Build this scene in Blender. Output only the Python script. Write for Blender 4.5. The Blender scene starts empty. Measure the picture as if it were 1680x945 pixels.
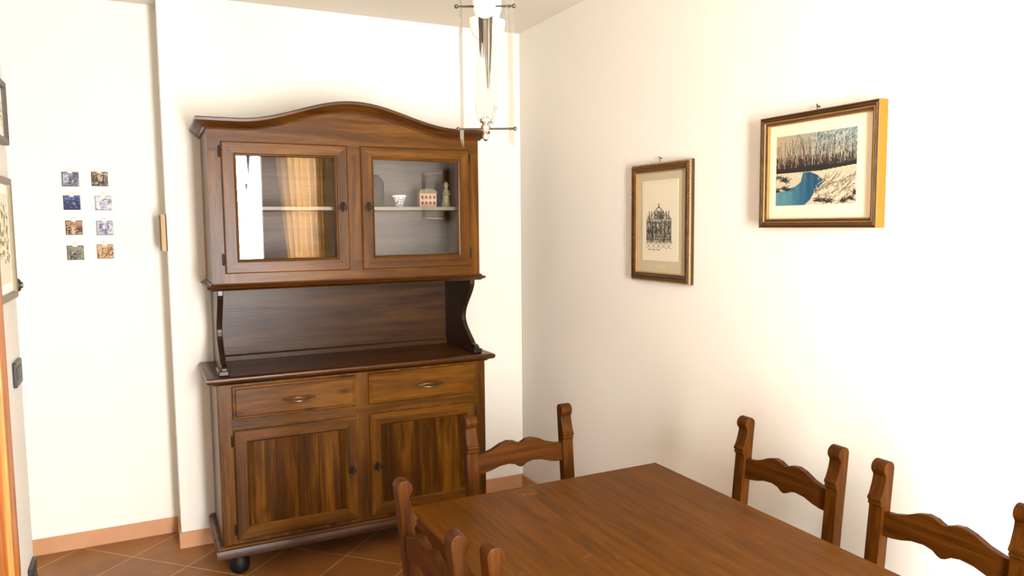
import bpy, bmesh, math, random
import numpy as np
from mathutils import Matrix, Vector
scene = bpy.context.scene
C = scene.collection
PI = math.pi
R = math.radians

# ------------------------------------------------------------------ camera
F_PX, YAW, PITCH, ROLL = 1222.4, 0.4544, 0.0850, 0.0096
CAM = Vector((-2.0, -3.968, 1.596))
def cam_axes(yaw, pitch, roll):
    cy, sy, cp, sp = math.cos(yaw), math.sin(yaw), math.cos(pitch), math.sin(pitch)
    f = Vector((sy*cp, cy*cp, -sp)); r = Vector((cy, -sy, 0)); d = f.cross(r)
    cr, sr = math.cos(roll), math.sin(roll)
    return cr*r + sr*d, -sr*r + cr*d, f
r_, d_, f_ = cam_axes(YAW, PITCH, ROLL)
cam = bpy.data.cameras.new('camera')
cam.sensor_width = 36; cam.lens = F_PX/1680*36; cam.clip_start = 0.02
co = bpy.data.objects.new('camera', cam); C.objects.link(co)
u_, b_ = -d_, -f_
co.matrix_world = Matrix(((r_.x, u_.x, b_.x, CAM.x), (r_.y, u_.y, b_.y, CAM.y), (r_.z, u_.z, b_.z, CAM.z), (0, 0, 0, 1)))
scene.camera = co

# ------------------------------------------------------------------ exposure, world, daylight
vs = scene.view_settings
vs.view_transform = 'Standard'; vs.look = 'None'; vs.gamma = 1; vs.use_curve_mapping = False
vs.exposure = 0.0
WINDOW_POWER = 890
PASSAGE_POWER = 20
w = bpy.data.worlds.new('world'); scene.world = w; w.use_nodes = True
bg = w.node_tree.nodes['Background']; bg.inputs[0].default_value = (0.9, 0.95, 1.0, 1); bg.inputs[1].default_value = 3.0
def area(name, loc, rot, sx, sy, power, col):
    l = bpy.data.lights.new(name, 'AREA'); l.shape = 'RECTANGLE'; l.size = sx; l.size_y = sy; l.energy = power; l.color = col
    o = bpy.data.objects.new(name, l); C.objects.link(o); o.location = loc; o.rotation_euler = rot
    return o
# daylight coming in at the balcony door behind the camera
area('window_daylight', (-0.90, -5.16, 1.18), (R(90), 0, 0), 1.14, 2.3, WINDOW_POWER, (0.985, 0.99, 1.0))
area('passage_fill', (-4.1, -0.4, 1.5), (0, R(-90), 0), 2.0, 1.1, PASSAGE_POWER, (1.0, 0.97, 0.92))  # added fill light inside the passage, brightens the recess wall

# ------------------------------------------------------------------ materials
def lin(c):
    return tuple((x/12.92 if x <= 0.04045 else ((x+0.055)/1.055)**2.4) for x in c)
def rgb(r, g, b): return lin((r/255, g/255, b/255)) + (1,)
def new_mat(name):
    m = bpy.data.materials.new(name); m.use_nodes = True
    nt = m.node_tree; b = nt.nodes['Principled BSDF']
    return m, nt, b
def plain(name, col, rough=0.5, metal=0.0, spec=0.5, coat=0.0, noise=0.0, nscale=30):
    m, nt, b = new_mat(name)
    b.inputs['Base Color'].default_value = col; b.inputs['Roughness'].default_value = rough
    b.inputs['Metallic'].default_value = metal; b.inputs['Specular IOR Level'].default_value = spec
    b.inputs['Coat Weight'].default_value = coat
    if noise:
        tc = nt.nodes.new('ShaderNodeTexCoord'); n = nt.nodes.new('ShaderNodeTexNoise'); n.inputs['Scale'].default_value = nscale
        n.inputs['Detail'].default_value = 5
        nt.links.new(tc.outputs['Object'], n.inputs['Vector'])
        mx = nt.nodes.new('ShaderNodeMixRGB'); mx.blend_type = 'MULTIPLY'; mx.inputs[0].default_value = noise
        cr = nt.nodes.new('ShaderNodeValToRGB'); cr.color_ramp.elements[0].color = (0.4, 0.4, 0.4, 1); cr.color_ramp.elements[1].color = (1.3, 1.3, 1.3, 1)
        nt.links.new(n.outputs[0], cr.inputs[0]); mx.inputs[1].default_value = col
        nt.links.new(cr.outputs[0], mx.inputs[2]); nt.links.new(mx.outputs[0], b.inputs['Base Color'])
    return m
def wood(name, dark, mid, light, axis='z', rough=0.4, spec=0.5, scale=1.0, coat=0.0, bump=0.15, knots=False):
    m, nt, b = new_mat(name); N = nt.nodes; Lk = nt.links
    tc = N.new('ShaderNodeTexCoord')
    mp = N.new('ShaderNodeMapping'); Lk.new(tc.outputs['Object'], mp.inputs['Vector'])
    st = 0.07
    mp.inputs['Scale'].default_value = {'x': (st, 1, 1), 'y': (1, st, 1), 'z': (1, 1, st)}[axis]
    n1 = N.new('ShaderNodeTexNoise'); n1.inputs['Scale'].default_value = 22*scale; n1.inputs['Detail'].default_value = 4; n1.inputs['Distortion'].default_value = 0.6
    n2 = N.new('ShaderNodeTexNoise'); n2.inputs['Scale'].default_value = 150*scale; n2.inputs['Detail'].default_value = 6
    Lk.new(mp.outputs[0], n1.inputs['Vector']); Lk.new(mp.outputs[0], n2.inputs['Vector'])
    ad = N.new('ShaderNodeMath'); ad.operation = 'MULTIPLY_ADD'; ad.inputs[1].default_value = 0.35
    Lk.new(n2.outputs[0], ad.inputs[0]); Lk.new(n1.outputs[0], ad.inputs[2])
    cr = N.new('ShaderNodeValToRGB'); e = cr.color_ramp.elements
    e[0].position = 0.46; e[0].color = dark; e[1].position = 0.90; e[1].color = light
    k = e.new(0.66); k.color = mid
    Lk.new(ad.outputs[0], cr.inputs[0])
    out = cr.outputs[0]
    if knots:
        mp2 = N.new('ShaderNodeMapping'); Lk.new(tc.outputs['Object'], mp2.inputs['Vector'])
        mp2.inputs['Scale'].default_value = {'x': (4, 0, 9), 'y': (8, 4, 0), 'z': (9, 0, 4)}[axis]
        v = N.new('ShaderNodeTexVoronoi'); v.inputs['Scale'].default_value = 1.0; Lk.new(mp2.outputs[0], v.inputs['Vector'])
        c2 = N.new('ShaderNodeValToRGB'); c2.color_ramp.elements[0].position = 0.05; c2.color_ramp.elements[0].color = (0.3, 0.25, 0.2, 1)
        c2.color_ramp.elements[1].position = 0.16; c2.color_ramp.elements[1].color = (1, 1, 1, 1)
        Lk.new(v.outputs['Distance'], c2.inputs[0])
        mx = N.new('ShaderNodeMixRGB'); mx.blend_type = 'MULTIPLY'; mx.inputs[0].default_value = 0.8
        Lk.new(out, mx.inputs[1]); Lk.new(c2.outputs[0], mx.inputs[2]); out = mx.outputs[0]
    Lk.new(out, b.inputs['Base Color'])
    bp = N.new('ShaderNodeBump'); bp.inputs['Strength'].default_value = bump; bp.inputs['Distance'].default_value = 0.002
    Lk.new(n2.outputs[0], bp.inputs['Height']); Lk.new(bp.outputs[0], b.inputs['Normal'])
    b.inputs['Roughness'].default_value = rough; b.inputs['Specular IOR Level'].default_value = spec; b.inputs['Coat Weight'].default_value = coat
    b.inputs['Coat Roughness'].default_value = 0.25
    return m
def thin_glass(name, tint=(1, 1, 1, 1), ior=1.5, base=0.0):
    m = bpy.data.materials.new(name); m.use_nodes = True; nt = m.node_tree
    nt.nodes.clear()
    o = nt.nodes.new('ShaderNodeOutputMaterial'); mix = nt.nodes.new('ShaderNodeMixShader')
    t = nt.nodes.new('ShaderNodeBsdfTransparent'); t.inputs[0].default_value = tint
    g = nt.nodes.new('ShaderNodeBsdfGlossy'); g.inputs['Roughness'].default_value = 0.0
    fr = nt.nodes.new('ShaderNodeFresnel'); geo = nt.nodes.new('ShaderNodeNewGeometry')
    mr = nt.nodes.new('ShaderNodeMapRange'); mr.inputs['To Min'].default_value = ior; mr.inputs['To Max'].default_value = 1/ior
    nt.links.new(geo.outputs['Backfacing'], mr.inputs['Value']); nt.links.new(mr.outputs[0], fr.inputs[0])
    ad = nt.nodes.new('ShaderNodeMath'); ad.operation = 'ADD'; ad.inputs[1].default_value = base; ad.use_clamp = True
    nt.links.new(fr.outputs[0], ad.inputs[0]); nt.links.new(ad.outputs[0], mix.inputs[0])
    nt.links.new(t.outputs[0], mix.inputs[1]); nt.links.new(g.outputs[0], mix.inputs[2]); nt.links.new(mix.outputs[0], o.inputs[0])
    return m
def attr_mat(name, rough=0.6):
    m, nt, b = new_mat(name)
    a = nt.nodes.new('ShaderNodeAttribute'); a.attribute_name = 'Col'
    nt.links.new(a.outputs['Color'], b.inputs['Base Color']); b.inputs['Roughness'].default_value = rough
    return m
def plaster(name, col):
    m, nt, b = new_mat(name)
    tc = nt.nodes.new('ShaderNodeTexCoord'); n = nt.nodes.new('ShaderNodeTexNoise'); n.inputs['Scale'].default_value = 90; n.inputs['Detail'].default_value = 6
    nt.links.new(tc.outputs['Object'], n.inputs['Vector'])
    bp = nt.nodes.new('ShaderNodeBump'); bp.inputs['Strength'].default_value = 0.05; bp.inputs['Distance'].default_value = 0.002
    nt.links.new(n.outputs[0], bp.inputs['Height']); nt.links.new(bp.outputs[0], b.inputs['Normal'])
    b.inputs['Base Color'].default_value = col; b.inputs['Roughness'].default_value = 0.85; b.inputs['Specular IOR Level'].default_value = 0.2
    return m
def floor_tiles():
    m, nt, b = new_mat('terracotta_tiles'); N = nt.nodes; Lk = nt.links
    tc = N.new('ShaderNodeTexCoord'); mp = N.new('ShaderNodeMapping')
    mp.vector_type = 'TEXTURE'
    mp.inputs['Location'].default_value = (-2.13, 0.0, 0); mp.inputs['Rotation'].default_value = (0, 0, R(45))
    Lk.new(tc.outputs['Object'], mp.inputs['Vector'])
    br = N.new('ShaderNodeTexBrick'); br.offset = 0; br.squash = 1
    br.inputs['Scale'].default_value = 1.0; br.inputs['Brick Width'].default_value = 0.329; br.inputs['Row Height'].default_value = 0.329
    br.inputs['Mortar Size'].default_value = 0.0035; br.inputs['Mortar Smooth'].default_value = 0.1; br.inputs['Bias'].default_value = 0.0
    br.inputs['Color1'].default_value = rgb(140, 92, 46); br.inputs['Color2'].default_value = rgb(130, 83, 39); br.inputs['Mortar'].default_value = rgb(176, 140, 100)
    Lk.new(mp.outputs[0], br.inputs['Vector'])
    n = N.new('ShaderNodeTexNoise'); n.inputs['Scale'].default_value = 7; n.inputs['Detail'].default_value = 6
    Lk.new(tc.outputs['Object'], n.inputs['Vector'])
    cr = N.new('ShaderNodeValToRGB'); cr.color_ramp.elements[0].position = 0.3; cr.color_ramp.elements[0].color = (0.72, 0.66, 0.6, 1)
    cr.color_ramp.elements[1].position = 0.7; cr.color_ramp.elements[1].color = (1.1, 1.1, 1.1, 1); Lk.new(n.outputs[0], cr.inputs[0])
    mx = N.new('ShaderNodeMixRGB'); mx.blend_type = 'MULTIPLY'; mx.inputs[0].default_value = 0.8
    Lk.new(br.outputs['Color'], mx.inputs[1]); Lk.new(cr.outputs[0], mx.inputs[2]); Lk.new(mx.outputs[0], b.inputs['Base Color'])
    b.inputs['Roughness'].default_value = 0.4; b.inputs['Specular IOR Level'].default_value = 0.3
    return m

M = {}
M['wall'] = plaster('wall_paint', rgb(213, 208, 197))
M['ceiling'] = plaster('ceiling_paint', rgb(202, 195, 182))
M['floor'] = floor_tiles()
M['terracotta'] = plain('terracotta_skirting', rgb(180, 130, 92), 0.45, noise=0.35, nscale=12)
HD, HM, HL = rgb(50, 27, 2), rgb(76, 44, 4), rgb(102, 64, 11)
M['hz'] = wood('walnut_upright_grain', HD, HM, HL, 'z', 0.31, spec=0.14)
M['hx'] = wood('walnut_level_grain', HD, HM, HL, 'x', 0.31, spec=0.14)
M['hy'] = wood('walnut_depth_grain', HD, HM, HL, 'y', 0.36)
M['hpanel'] = wood('walnut_door_panel', rgb(42, 22, 1), rgb(64, 35, 2), rgb(104, 65, 9), 'z', 0.36, spec=0.08, knots=True, scale=0.9)
M['hdrawer'] = wood('walnut_drawer', rgb(52, 27, 2), rgb(78, 45, 4), rgb(106, 66, 11), 'x', 0.31, spec=0.12, knots=True, scale=0.9)
M['hdark'] = wood('walnut_dark', rgb(24, 12, 5), rgb(36, 19, 8), rgb(50, 28, 13), 'x', 0.3, spec=0.3)
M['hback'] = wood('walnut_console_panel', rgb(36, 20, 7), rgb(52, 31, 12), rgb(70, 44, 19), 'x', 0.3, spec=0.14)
M['hmould'] = wood('walnut_moulding', rgb(42, 20, 3), rgb(62, 33, 6), rgb(84, 48, 12), 'x', 0.3, spec=0.2)
M['cabback'] = wood('cabinet_lining', rgb(50, 39, 28), rgb(68, 54, 40), rgb(84, 68, 51), 'x', 0.5)
M['cz'] = wood('chair_wood_upright', rgb(44, 20, 1), rgb(58, 29, 3), rgb(76, 41, 6), 'z', 0.38, spec=0.08, scale=2.2)
M['cx'] = wood('chair_wood_level', rgb(44, 20, 1), rgb(58, 29, 3), rgb(76, 41, 6), 'x', 0.38, spec=0.08, scale=2.2)
M['cy'] = wood('chair_wood_depth', rgb(44, 20, 1), rgb(58, 29, 3), rgb(76, 41, 6), 'y', 0.38, spec=0.08, scale=2.2)
M['tx'] = wood('table_wood_level', rgb(62, 33, 1), rgb(75, 41, 2), rgb(88, 50, 5), 'x', 0.36, spec=0.05, scale=2.4, bump=0.06)
M['ty'] = wood('table_wood_depth', rgb(62, 33, 1), rgb(75, 41, 2), rgb(88, 50, 5), 'y', 0.36, spec=0.05, scale=2.4, bump=0.06)
M['tz'] = wood('table_wood_upright', rgb(62, 33, 1), rgb(75, 41, 2), rgb(88, 50, 5), 'z', 0.36, spec=0.05, scale=2.4, bump=0.06)
M['glass'] = thin_glass('clear_glass', base=0.0)
M['lampglass'] = thin_glass('lamp_glass', tint=(0.95, 0.965, 0.94, 1), base=0.04)
M['iron'] = plain('black_iron', rgb(38, 30, 26), 0.45, 0.7)
M['bronze'] = plain('aged_bronze', rgb(84, 66, 42), 0.35, 0.7)
M['chrome'] = plain('chrome', rgb(190, 188, 180), 0.18, 1.0)
M['darkmetal'] = plain('dark_metal', rgb(80, 70, 58), 0.35, 0.8)
M['gold'] = plain('gilt', rgb(170, 128, 66), 0.4, 0.6, noise=0.3, nscale=40)
M['goldpaint'] = plain('gilt_side', rgb(150, 98, 20), 0.4, 0.3)
M['framebrown'] = wood('frame_brown', rgb(40, 23, 11), rgb(62, 38, 18), rgb(86, 56, 28), 'x', 0.3)
M['framegrey'] = plain('grey_brown_frame', rgb(128, 116, 94), 0.4, 0.2, noise=0.3)
M['framedark'] = plain('dark_frame', rgb(66, 58, 50), 0.4)
M['mat_cream'] = plain('cream_mat', rgb(206, 192, 166), 0.9, spec=0.1)
M['mat_sage'] = plain('sage_mat', rgb(168, 158, 130), 0.9, spec=0.1)
M['paper'] = plain('ivory_paper', rgb(194, 184, 160), 0.9, spec=0.1)
M['art'] = attr_mat('printed_picture', 0.7)
M['black'] = plain('black_plastic', rgb(34, 33, 30), 0.35)
M['footblack'] = plain('shaded_foot', rgb(16, 12, 10), 0.55, spec=0.25)  # near black: the shade under the hutch is put into the foot colour
M['milk'] = plain('milk_glass', rgb(240, 236, 218), 0.2, coat=0.5)
M['greenmilk'] = plain('pale_green_glass', rgb(214, 222, 200), 0.2, coat=0.5)
M['bulb'] = plain('bulb_glass', rgb(250, 246, 236), 0.15)
M['white'] = plain('white_ceramic', rgb(240, 238, 230), 0.3)
M['shelf'] = plain('pale_shelf', rgb(104, 95, 78), 0.4)
M['vase'] = plain('dark_ceramic', rgb(20, 16, 13), 0.7, spec=0.1)
M['figure'] = plain('pale_stoneware', rgb(140, 128, 92), 0.6, noise=0.5, nscale=60)
M['peach'] = plain('peach_plaster', rgb(186, 146, 114), 0.7)
M['sagepaint'] = plain('sage_roof', rgb(116, 108, 82), 0.7)
M['wirewhite'] = plain('pale_clip', rgb(196, 190, 176), 0.5)
M['doorwood'] = wood('door_wood', rgb(120, 62, 20), rgb(176, 100, 36), rgb(206, 132, 60), 'z', 0.4)
M['windowwhite'] = plain('window_frame_brown', rgb(96, 66, 42), 0.4)
def curtain_mat():
    m, nt, b = new_mat('cream_curtain')
    b.inputs['Base Color'].default_value = rgb(240, 214, 150); b.inputs['Roughness'].default_value = 0.9
    t = nt.nodes.new('ShaderNodeBsdfTranslucent'); t.inputs[0].default_value = rgb(236, 214, 168)
    mx = nt.nodes.new('ShaderNodeMixShader'); mx.inputs[0].default_value = 0.8
    nt.links.new(b.outputs[0], mx.inputs[1]); nt.links.new(t.outputs[0], mx.inputs[2])
    nt.links.new(mx.outputs[0], nt.nodes['Material Output'].inputs[0])
    return m
M['curtain'] = curtain_mat()

# ------------------------------------------------------------------ mesh helpers
class MB:
    def __init__(s): s.v = []; s.f = []; s.col = []
    def add(s, vs_, fs):
        n = len(s.v); s.v += [tuple(v) for v in vs_]; s.f += [tuple(n+i for i in f) for f in fs]; return s
    def box(s, x0, x1, y0, y1, z0, z1):
        return s.add([(x0,y0,z0),(x1,y0,z0),(x1,y1,z0),(x0,y1,z0),(x0,y0,z1),(x1,y0,z1),(x1,y1,z1),(x0,y1,z1)],
                     [(0,3,2,1),(4,5,6,7),(0,1,5,4),(1,2,6,5),(2,3,7,6),(3,0,4,7)])
    def prism(s, poly, axis, a0, a1):
        n = len(poly)
        def P(p, a):
            return {'x': (a, p[0], p[1]), 'y': (p[0], a, p[1]), 'z': (p[0], p[1], a)}[axis]
        vs_ = [P(p, a0) for p in poly] + [P(p, a1) for p in poly]
        fs = [tuple(range(n))[::-1], tuple(range(n, 2*n))] + [(i, (i+1) % n, n+(i+1) % n, n+i) for i in range(n)]
        return s.add(vs_, fs)
    def lathe(s, prof, c=(0,0,0), n=24, axis='z', sx=1, sy=1):
        vs_ = []; fs = []
        for (r, z) in prof:
            for k in range(n):
                a = 2*PI*k/n; p = (r*sx*math.cos(a), r*sy*math.sin(a), z)
                if axis == 'y': p = (p[0], p[2], p[1])
                if axis == 'x': p = (p[2], p[0], p[1])
                vs_.append((c[0]+p[0], c[1]+p[1], c[2]+p[2]))
        m = len(prof)
        for i in range(m-1):
            for k in range(n): fs.append((i*n+k, i*n+(k+1) % n, (i+1)*n+(k+1) % n, (i+1)*n+k))
        fs.append(tuple(range(n))[::-1]); fs.append(tuple((m-1)*n+k for k in range(n)))
        return s.add(vs_, fs)
    def tube(s, pts, r, n=10, closed=False):
        pts = [Vector(p) for p in pts]; m = len(pts); rs = r if isinstance(r, (list, tuple)) else [r]*m
        vs_ = []; fs = []; ref = Vector((0.3, 0.5, 0.81)).normalized()
        for i, p in enumerate(pts):
            a = pts[(i-1) % m] if (closed or i > 0) else p; b = pts[(i+1) % m] if (closed or i < m-1) else p
            t = (b-a).normalized(); u = t.cross(ref)
            if u.length < 1e-3: u = t.cross(Vector((1, 0, 0)))
            u.normalize(); v = t.cross(u)
            for k in range(n):
                an = 2*PI*k/n; vs_.append(p + rs[i]*(math.cos(an)*u + math.sin(an)*v))
        for i in range(m if closed else m-1):
            j = (i+1) % m
            for k in range(n): fs.append((i*n+k, i*n+(k+1) % n, j*n+(k+1) % n, j*n+k))
        if not closed: fs += [tuple(range(n))[::-1], tuple((m-1)*n+k for k in range(n))]
        return s.add(vs_, fs)
    def ball(s, c, r, n=12, sx=1, sy=1, sz=1):
        prof = [(max(1e-5, r*math.sin(PI*i/n)), -r*sz*math.cos(PI*i/n)) for i in range(n+1)]
        return s.lathe(prof, c, 2*n, 'z', sx, sy)
    def sweep(s, path, prof):
        # prof: (out, up) closed loop swept along an open path, mitred in plan; out = right-hand side of travel
        m = len(path); n = len(prof); vs_ = []; fs = []
        P = [Vector(p) for p in path]
        for i in range(m):
            ds = []
            if i > 0: d = P[i]-P[i-1]; d.z = 0; ds.append(d.normalized())
            if i < m-1: d = P[i+1]-P[i]; d.z = 0; ds.append(d.normalized())
            ns = [Vector((d.y, -d.x, 0)) for d in ds]
            nn = sum(ns, Vector((0,0,0))).normalized(); k = 1/max(0.3, nn.dot(ns[0]))
            for (o, u) in prof: vs_.append(P[i] + nn*o*k + Vector((0,0,u)))
        for i in range(m-1):
            for k in range(n): fs.append((i*n+k, i*n+(k+1) % n, (i+1)*n+(k+1) % n, (i+1)*n+k))
        fs += [tuple(range(n))[::-1], tuple((m-1)*n+k for k in range(n))]
        return s.add(vs_, fs)
    def frame(s, cx, cz, w_, h_, prof):
        # mitred rectangular frame in the xz plane facing -y; prof: (inset, y) closed loop
        n = len(prof); vs_ = []; fs = []
        for (sx, sz) in ((-1,-1),(1,-1),(1,1),(-1,1)):
            for (i, y) in prof: vs_.append((cx+sx*(w_/2-i), y, cz+sz*(h_/2-i)))
        for c in range(4):
            d = (c+1) % 4
            for k in range(n): fs.append((c*n+k, c*n+(k+1) % n, d*n+(k+1) % n, d*n+k))
        return s.add(vs_, fs)
    def build(s, name, mat, parent=None, bevel=0, smooth=False, label=None, mat2=None, second=None):
        me = bpy.data.meshes.new(name); me.from_pydata(s.v, [], s.f)
        bm = bmesh.new(); bm.from_mesh(me); bmesh.ops.recalc_face_normals(bm, faces=bm.faces); bm.to_mesh(me); bm.free()
        me.materials.append(mat if not isinstance(mat, str) else M[mat])
        if mat2:
            me.materials.append(M[mat2])
            for p in me.polygons:
                if second(p.index): p.material_index = 1
        o = bpy.data.objects.new(name, me); C.objects.link(o)
        if parent is not None: o.parent = parent
        if smooth:
            for p in me.polygons: p.use_smooth = True
            try: me.set_sharp_from_angle(angle=R(40))
            except Exception: pass
        if bevel:
            b = o.modifiers.new('Bevel', 'BEVEL'); b.width = bevel; b.segments = 2; b.limit_method = 'ANGLE'; b.angle_limit = R(50)
        if label: o['label'] = label
        return o
def thing(name, label, cat, loc=(0,0,0), rz=0, group=None):
    o = bpy.data.objects.new(name, None); C.objects.link(o); o.empty_display_size = 0.05
    o.location = loc; o.rotation_euler = (0, 0, rz)
    return tag(o, label, cat, group)
def tag(o, label, cat, group=None):
    o['label'] = label; o['category'] = cat
    if group: o['group'] = group
    return o
def struct(name, mb, mat, label=None, bevel=0):
    o = mb.build(name, mat, bevel=bevel); o['kind'] = 'structure'
    if label: o['label'] = label
    return o
def copy_tree(o, parent=None):
    c = o.copy(); C.objects.link(c)
    if parent is not None: c.parent = parent
    for ch in list(o.children): copy_tree(ch, c)
    return c
def picture_grid(name, img, cx, cz, w_, h_, y, parent):
    # img: array (ny, nx, 3) sRGB 0..1, row 0 at the top; a flat printed picture facing -y
    ny, nx = img.shape[:2]; vs_ = []; fs = []
    for j in range(ny+1):
        for i in range(nx+1): vs_.append((cx-w_/2+w_*i/nx, y, cz+h_/2-h_*j/ny))
    for j in range(ny):
        for i in range(nx): a = j*(nx+1)+i; fs.append((a, a+nx+1, a+nx+2, a+1))
    me = bpy.data.meshes.new(name); me.from_pydata(vs_, [], fs); me.materials.append(M['art'])
    ca = me.color_attributes.new('Col', 'FLOAT_COLOR', 'CORNER')
    c = np.clip(img.reshape(-1, 3), 0, 1); l = np.where(c <= 0.04045, c/12.92, ((c+0.055)/1.055)**2.4)
    full = np.ones((ny*nx, 4, 4)); full[:, :, :3] = l[:, None, :]
    ca.data.foreach_set('color', full.ravel().astype(np.float32))
    o = bpy.data.objects.new(name, me); C.objects.link(o); o.parent = parent
    return o
def stroke(img, x0, y0, x1, y1, col, wd=1.0, a=1.0):
    ny, nx = img.shape[:2]; n = int(max(abs(x1-x0)*nx, abs(y1-y0)*ny)*2)+2
    for t in np.linspace(0, 1, n):
        x = (x0+(x1-x0)*t)*nx; y = (y0+(y1-y0)*t)*ny
        for dx in range(int(-wd/2), int(wd/2)+1):
            i, j = int(x+dx), int(y)
            if 0 <= i < nx and 0 <= j < ny: img[j, i] = img[j, i]*(1-a)+np.array(col)*a
def rect(img, x0, y0, x1, y1, col):
    ny, nx = img.shape[:2]; img[int(y0*ny):max(int(y0*ny)+1, int(y1*ny)), int(x0*nx):max(int(x0*nx)+1, int(x1*nx))] = col
def c8(r, g, b): return np.array((r/255, g/255, b/255))

# ------------------------------------------------------------------ room
H = 2.7
struct('floor', MB().box(-4.3, 0.15, -5.15, 0.4, -0.1, 0), 'floor')
struct('ceiling', MB().box(-4.3, 0.15, -5.15, 0.4, H, H+0.1), 'ceiling')
struct('wall_back', MB().box(-1.91, 0.15, 0, 0.4, 0, H), 'wall')
struct('wall_recess', MB().box(-4.3, -1.91, 0.24, 0.4, 0, H), 'wall')
struct('wall_right', MB().box(0, 0.15, -5.15, 0, 0, H), 'wall')
struct('wall_left', MB().box(-2.52, -2.4, -5.15, -1.02, 0, H), 'wall')
struct('wall_passage', MB().box(-4.3, -2.52, -1.14, -1.02, 0, H), 'wall')
struct('wall_passage_end', MB().box(-4.42, -4.3, -1.14, 0.4, 0, H), 'wall')
wf = MB().box(-2.4, -1.48, -5.15, -5.0, 0, H).box(-0.32, 0, -5.15, -5.0, 0, H).box(-1.48, -0.32, -5.15, -5.0, 2.33, H)
struct('wall_front', wf, 'wall')
win = MB()
for x0, x1 in ((-1.48, -1.42), (-0.90, -0.64), (-0.38, -0.32)): win.box(x0, x1, -5.13, -5.03, 0, 2.33)
for x0, x1 in ((-1.42, -0.90), (-0.64, -0.38)): win.box(x0, x1, -5.13, -5.03, 2.26, 2.33).box(x0, x1, -5.13, -5.03, 0, 0.08)
struct('window_1', win, 'windowwhite')
bbh, bbt = 0.08, 0.01
bbp = [(0, 0), (bbt, 0), (bbt, bbh-0.003), (bbt-0.003, bbh), (0, bbh)]
def skirting(name, path):
    struct(name, MB().sweep(path, bbp), 'terracotta')
skirting('baseboard_back', [(-1.91, 0.24-bbt, 0), (-1.91, 0, 0), (0-bbt, 0, 0)])
skirting('baseboard_recess', [(-4.3, 0.24, 0), (-1.91-bbt, 0.24, 0)])
skirting('baseboard_right', [(0, 0, 0), (0, -5.0, 0)])
# wooden door casing on the left wall, at the very edge of the view
dm = MB().box(-2.40, -2.372, -1.56, -1.462, 0, 2.1).box(-2.40, -2.372, -2.46, -1.56, 2.0, 2.1).box(-2.40, -2.372, -2.56, -2.46, 0, 2.1)
dm.box(-2.40, -2.385, -2.46, -1.56, 0, 2.0)
struct('door_1', dm, 'doorwood', bevel=0.004)

# ------------------------------------------------------------------ hutch
XC = -1.10; YB = -0.012
hutch = thing('hutch', 'tall dark wood hutch with arched cornice, glazed upper doors and drawers below', 'hutch', (XC, YB, 0))
def Y(d): return -d - YB         # world depth from the back wall -> local y
BW, UW = 0.652, 0.646
# base cabinet
MB().box(-BW, BW, Y(0.46), 0, 0.15, 0.896).build('base_cabinet', 'hz', hutch, 0.004)
plp = [(0, 0.105), (0.029, 0.105), (0.030, 0.106), (0.030, 0.143), (0.027, 0.147), (0.022, 0.149), (0.020, 0.153), (0.014, 0.157), (0, 0.157)]
def around(wd, d, z=0): return [(-wd, 0, z), (-wd, Y(d), z), (wd, Y(d), z), (wd, 0, z)]
# the path runs back-left -> front-left -> front-right -> back-right; outwards is on the right-hand side of travel
pl = MB().sweep(around(BW, 0.46), plp).box(-BW, BW, Y(0.46), 0, 0.105, 0.15)
pl.build('plinth', 'hmould', hutch, smooth=True)
for sx in (-1, 1):
    for yy in (0.40, 0.07):
        MB().lathe([(0.028, 0), (0.040, 0.012), (0.046, 0.035), (0.044, 0.06), (0.034, 0.08), (0.030, 0.09), (0.038, 0.096), (0.038, 0.105)],
                   (sx*0.58, Y(yy), 0)).build('foot', 'footblack', hutch, smooth=True)
ctp = [(0, 0.893), (0.010, 0.893), (0.014, 0.899), (0.024, 0.903), (0.034, 0.905), (0.041, 0.911), (0.044, 0.919), (0.042, 0.927), (0.036, 0.931), (0, 0.931)]
ct = MB().sweep(around(BW, 0.456), ctp).box(-BW, BW, Y(0.456), 0, 0.893, 0.931)
ct.build('countertop', 'hmould', hutch, smooth=True)
# drawers
def bail(name, cx, cz, y, parent):
    b = MB()
    n = 14
    up = [(cx-0.062+0.124*i/n, y-0.006-0.012*math.sin(PI*i/n), cz+0.007*math.sin(PI*i/n)) for i in range(n+1)]
    lo = [(cx-0.062+0.124*i/n, y-0.006-0.020*math.sin(PI*i/n), cz-0.010*math.sin(PI*i/n)) for i in range(n+1)]
    b.tube(up, 0.0026, 8).tube(lo, [0.0028+0.0022*math.sin(PI*i/n) for i in range(n+1)], 8)
    for sx in (-1, 1):
        b.ball((cx+sx*0.064, y-0.005, cz), 0.006, 6); b.ball((cx+sx*0.073, y-0.003, cz), 0.0035, 6)
    return b.build(name, 'bronze', parent, smooth=True)
def bow_key(cx, cz, y, parent):
    k = MB()
    k.add([], [])
    k.lathe([(0.007, 0), (0.006, -0.003), (0.003, -0.004), (0.003, -0.018)], (cx, y, cz), 12, 'y')
    for a in range(3):
        an = PI/2 + a*2*PI/3
        ex, ez = cx+0.010*math.cos(an), cz+0.010*math.sin(an)
        k.tube([(ex+0.0075*math.cos(2*PI*i/14), y-0.018, ez+0.0095*math.sin(2*PI*i/14)) for i in range(14)], 0.0022, 6, True)
    k.tube([(cx, y-0.018, cz+0.02), (cx, y-0.018, cz-0.026)], 0.0022, 6)
    return k.build('key', 'iron', parent, smooth=True)
def escutcheon(cx, cz, y, parent):
    return MB().prism([(cx, cz+0.022), (cx+0.007, cz+0.012), (cx+0.006, cz), (cx+0.008, cz-0.012), (cx, cz-0.024), (cx-0.008, cz-0.012), (cx-0.006, cz), (cx-0.007, cz+0.012)], 'y', y, y-0.002).build('escutcheon', 'iron', parent)
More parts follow.
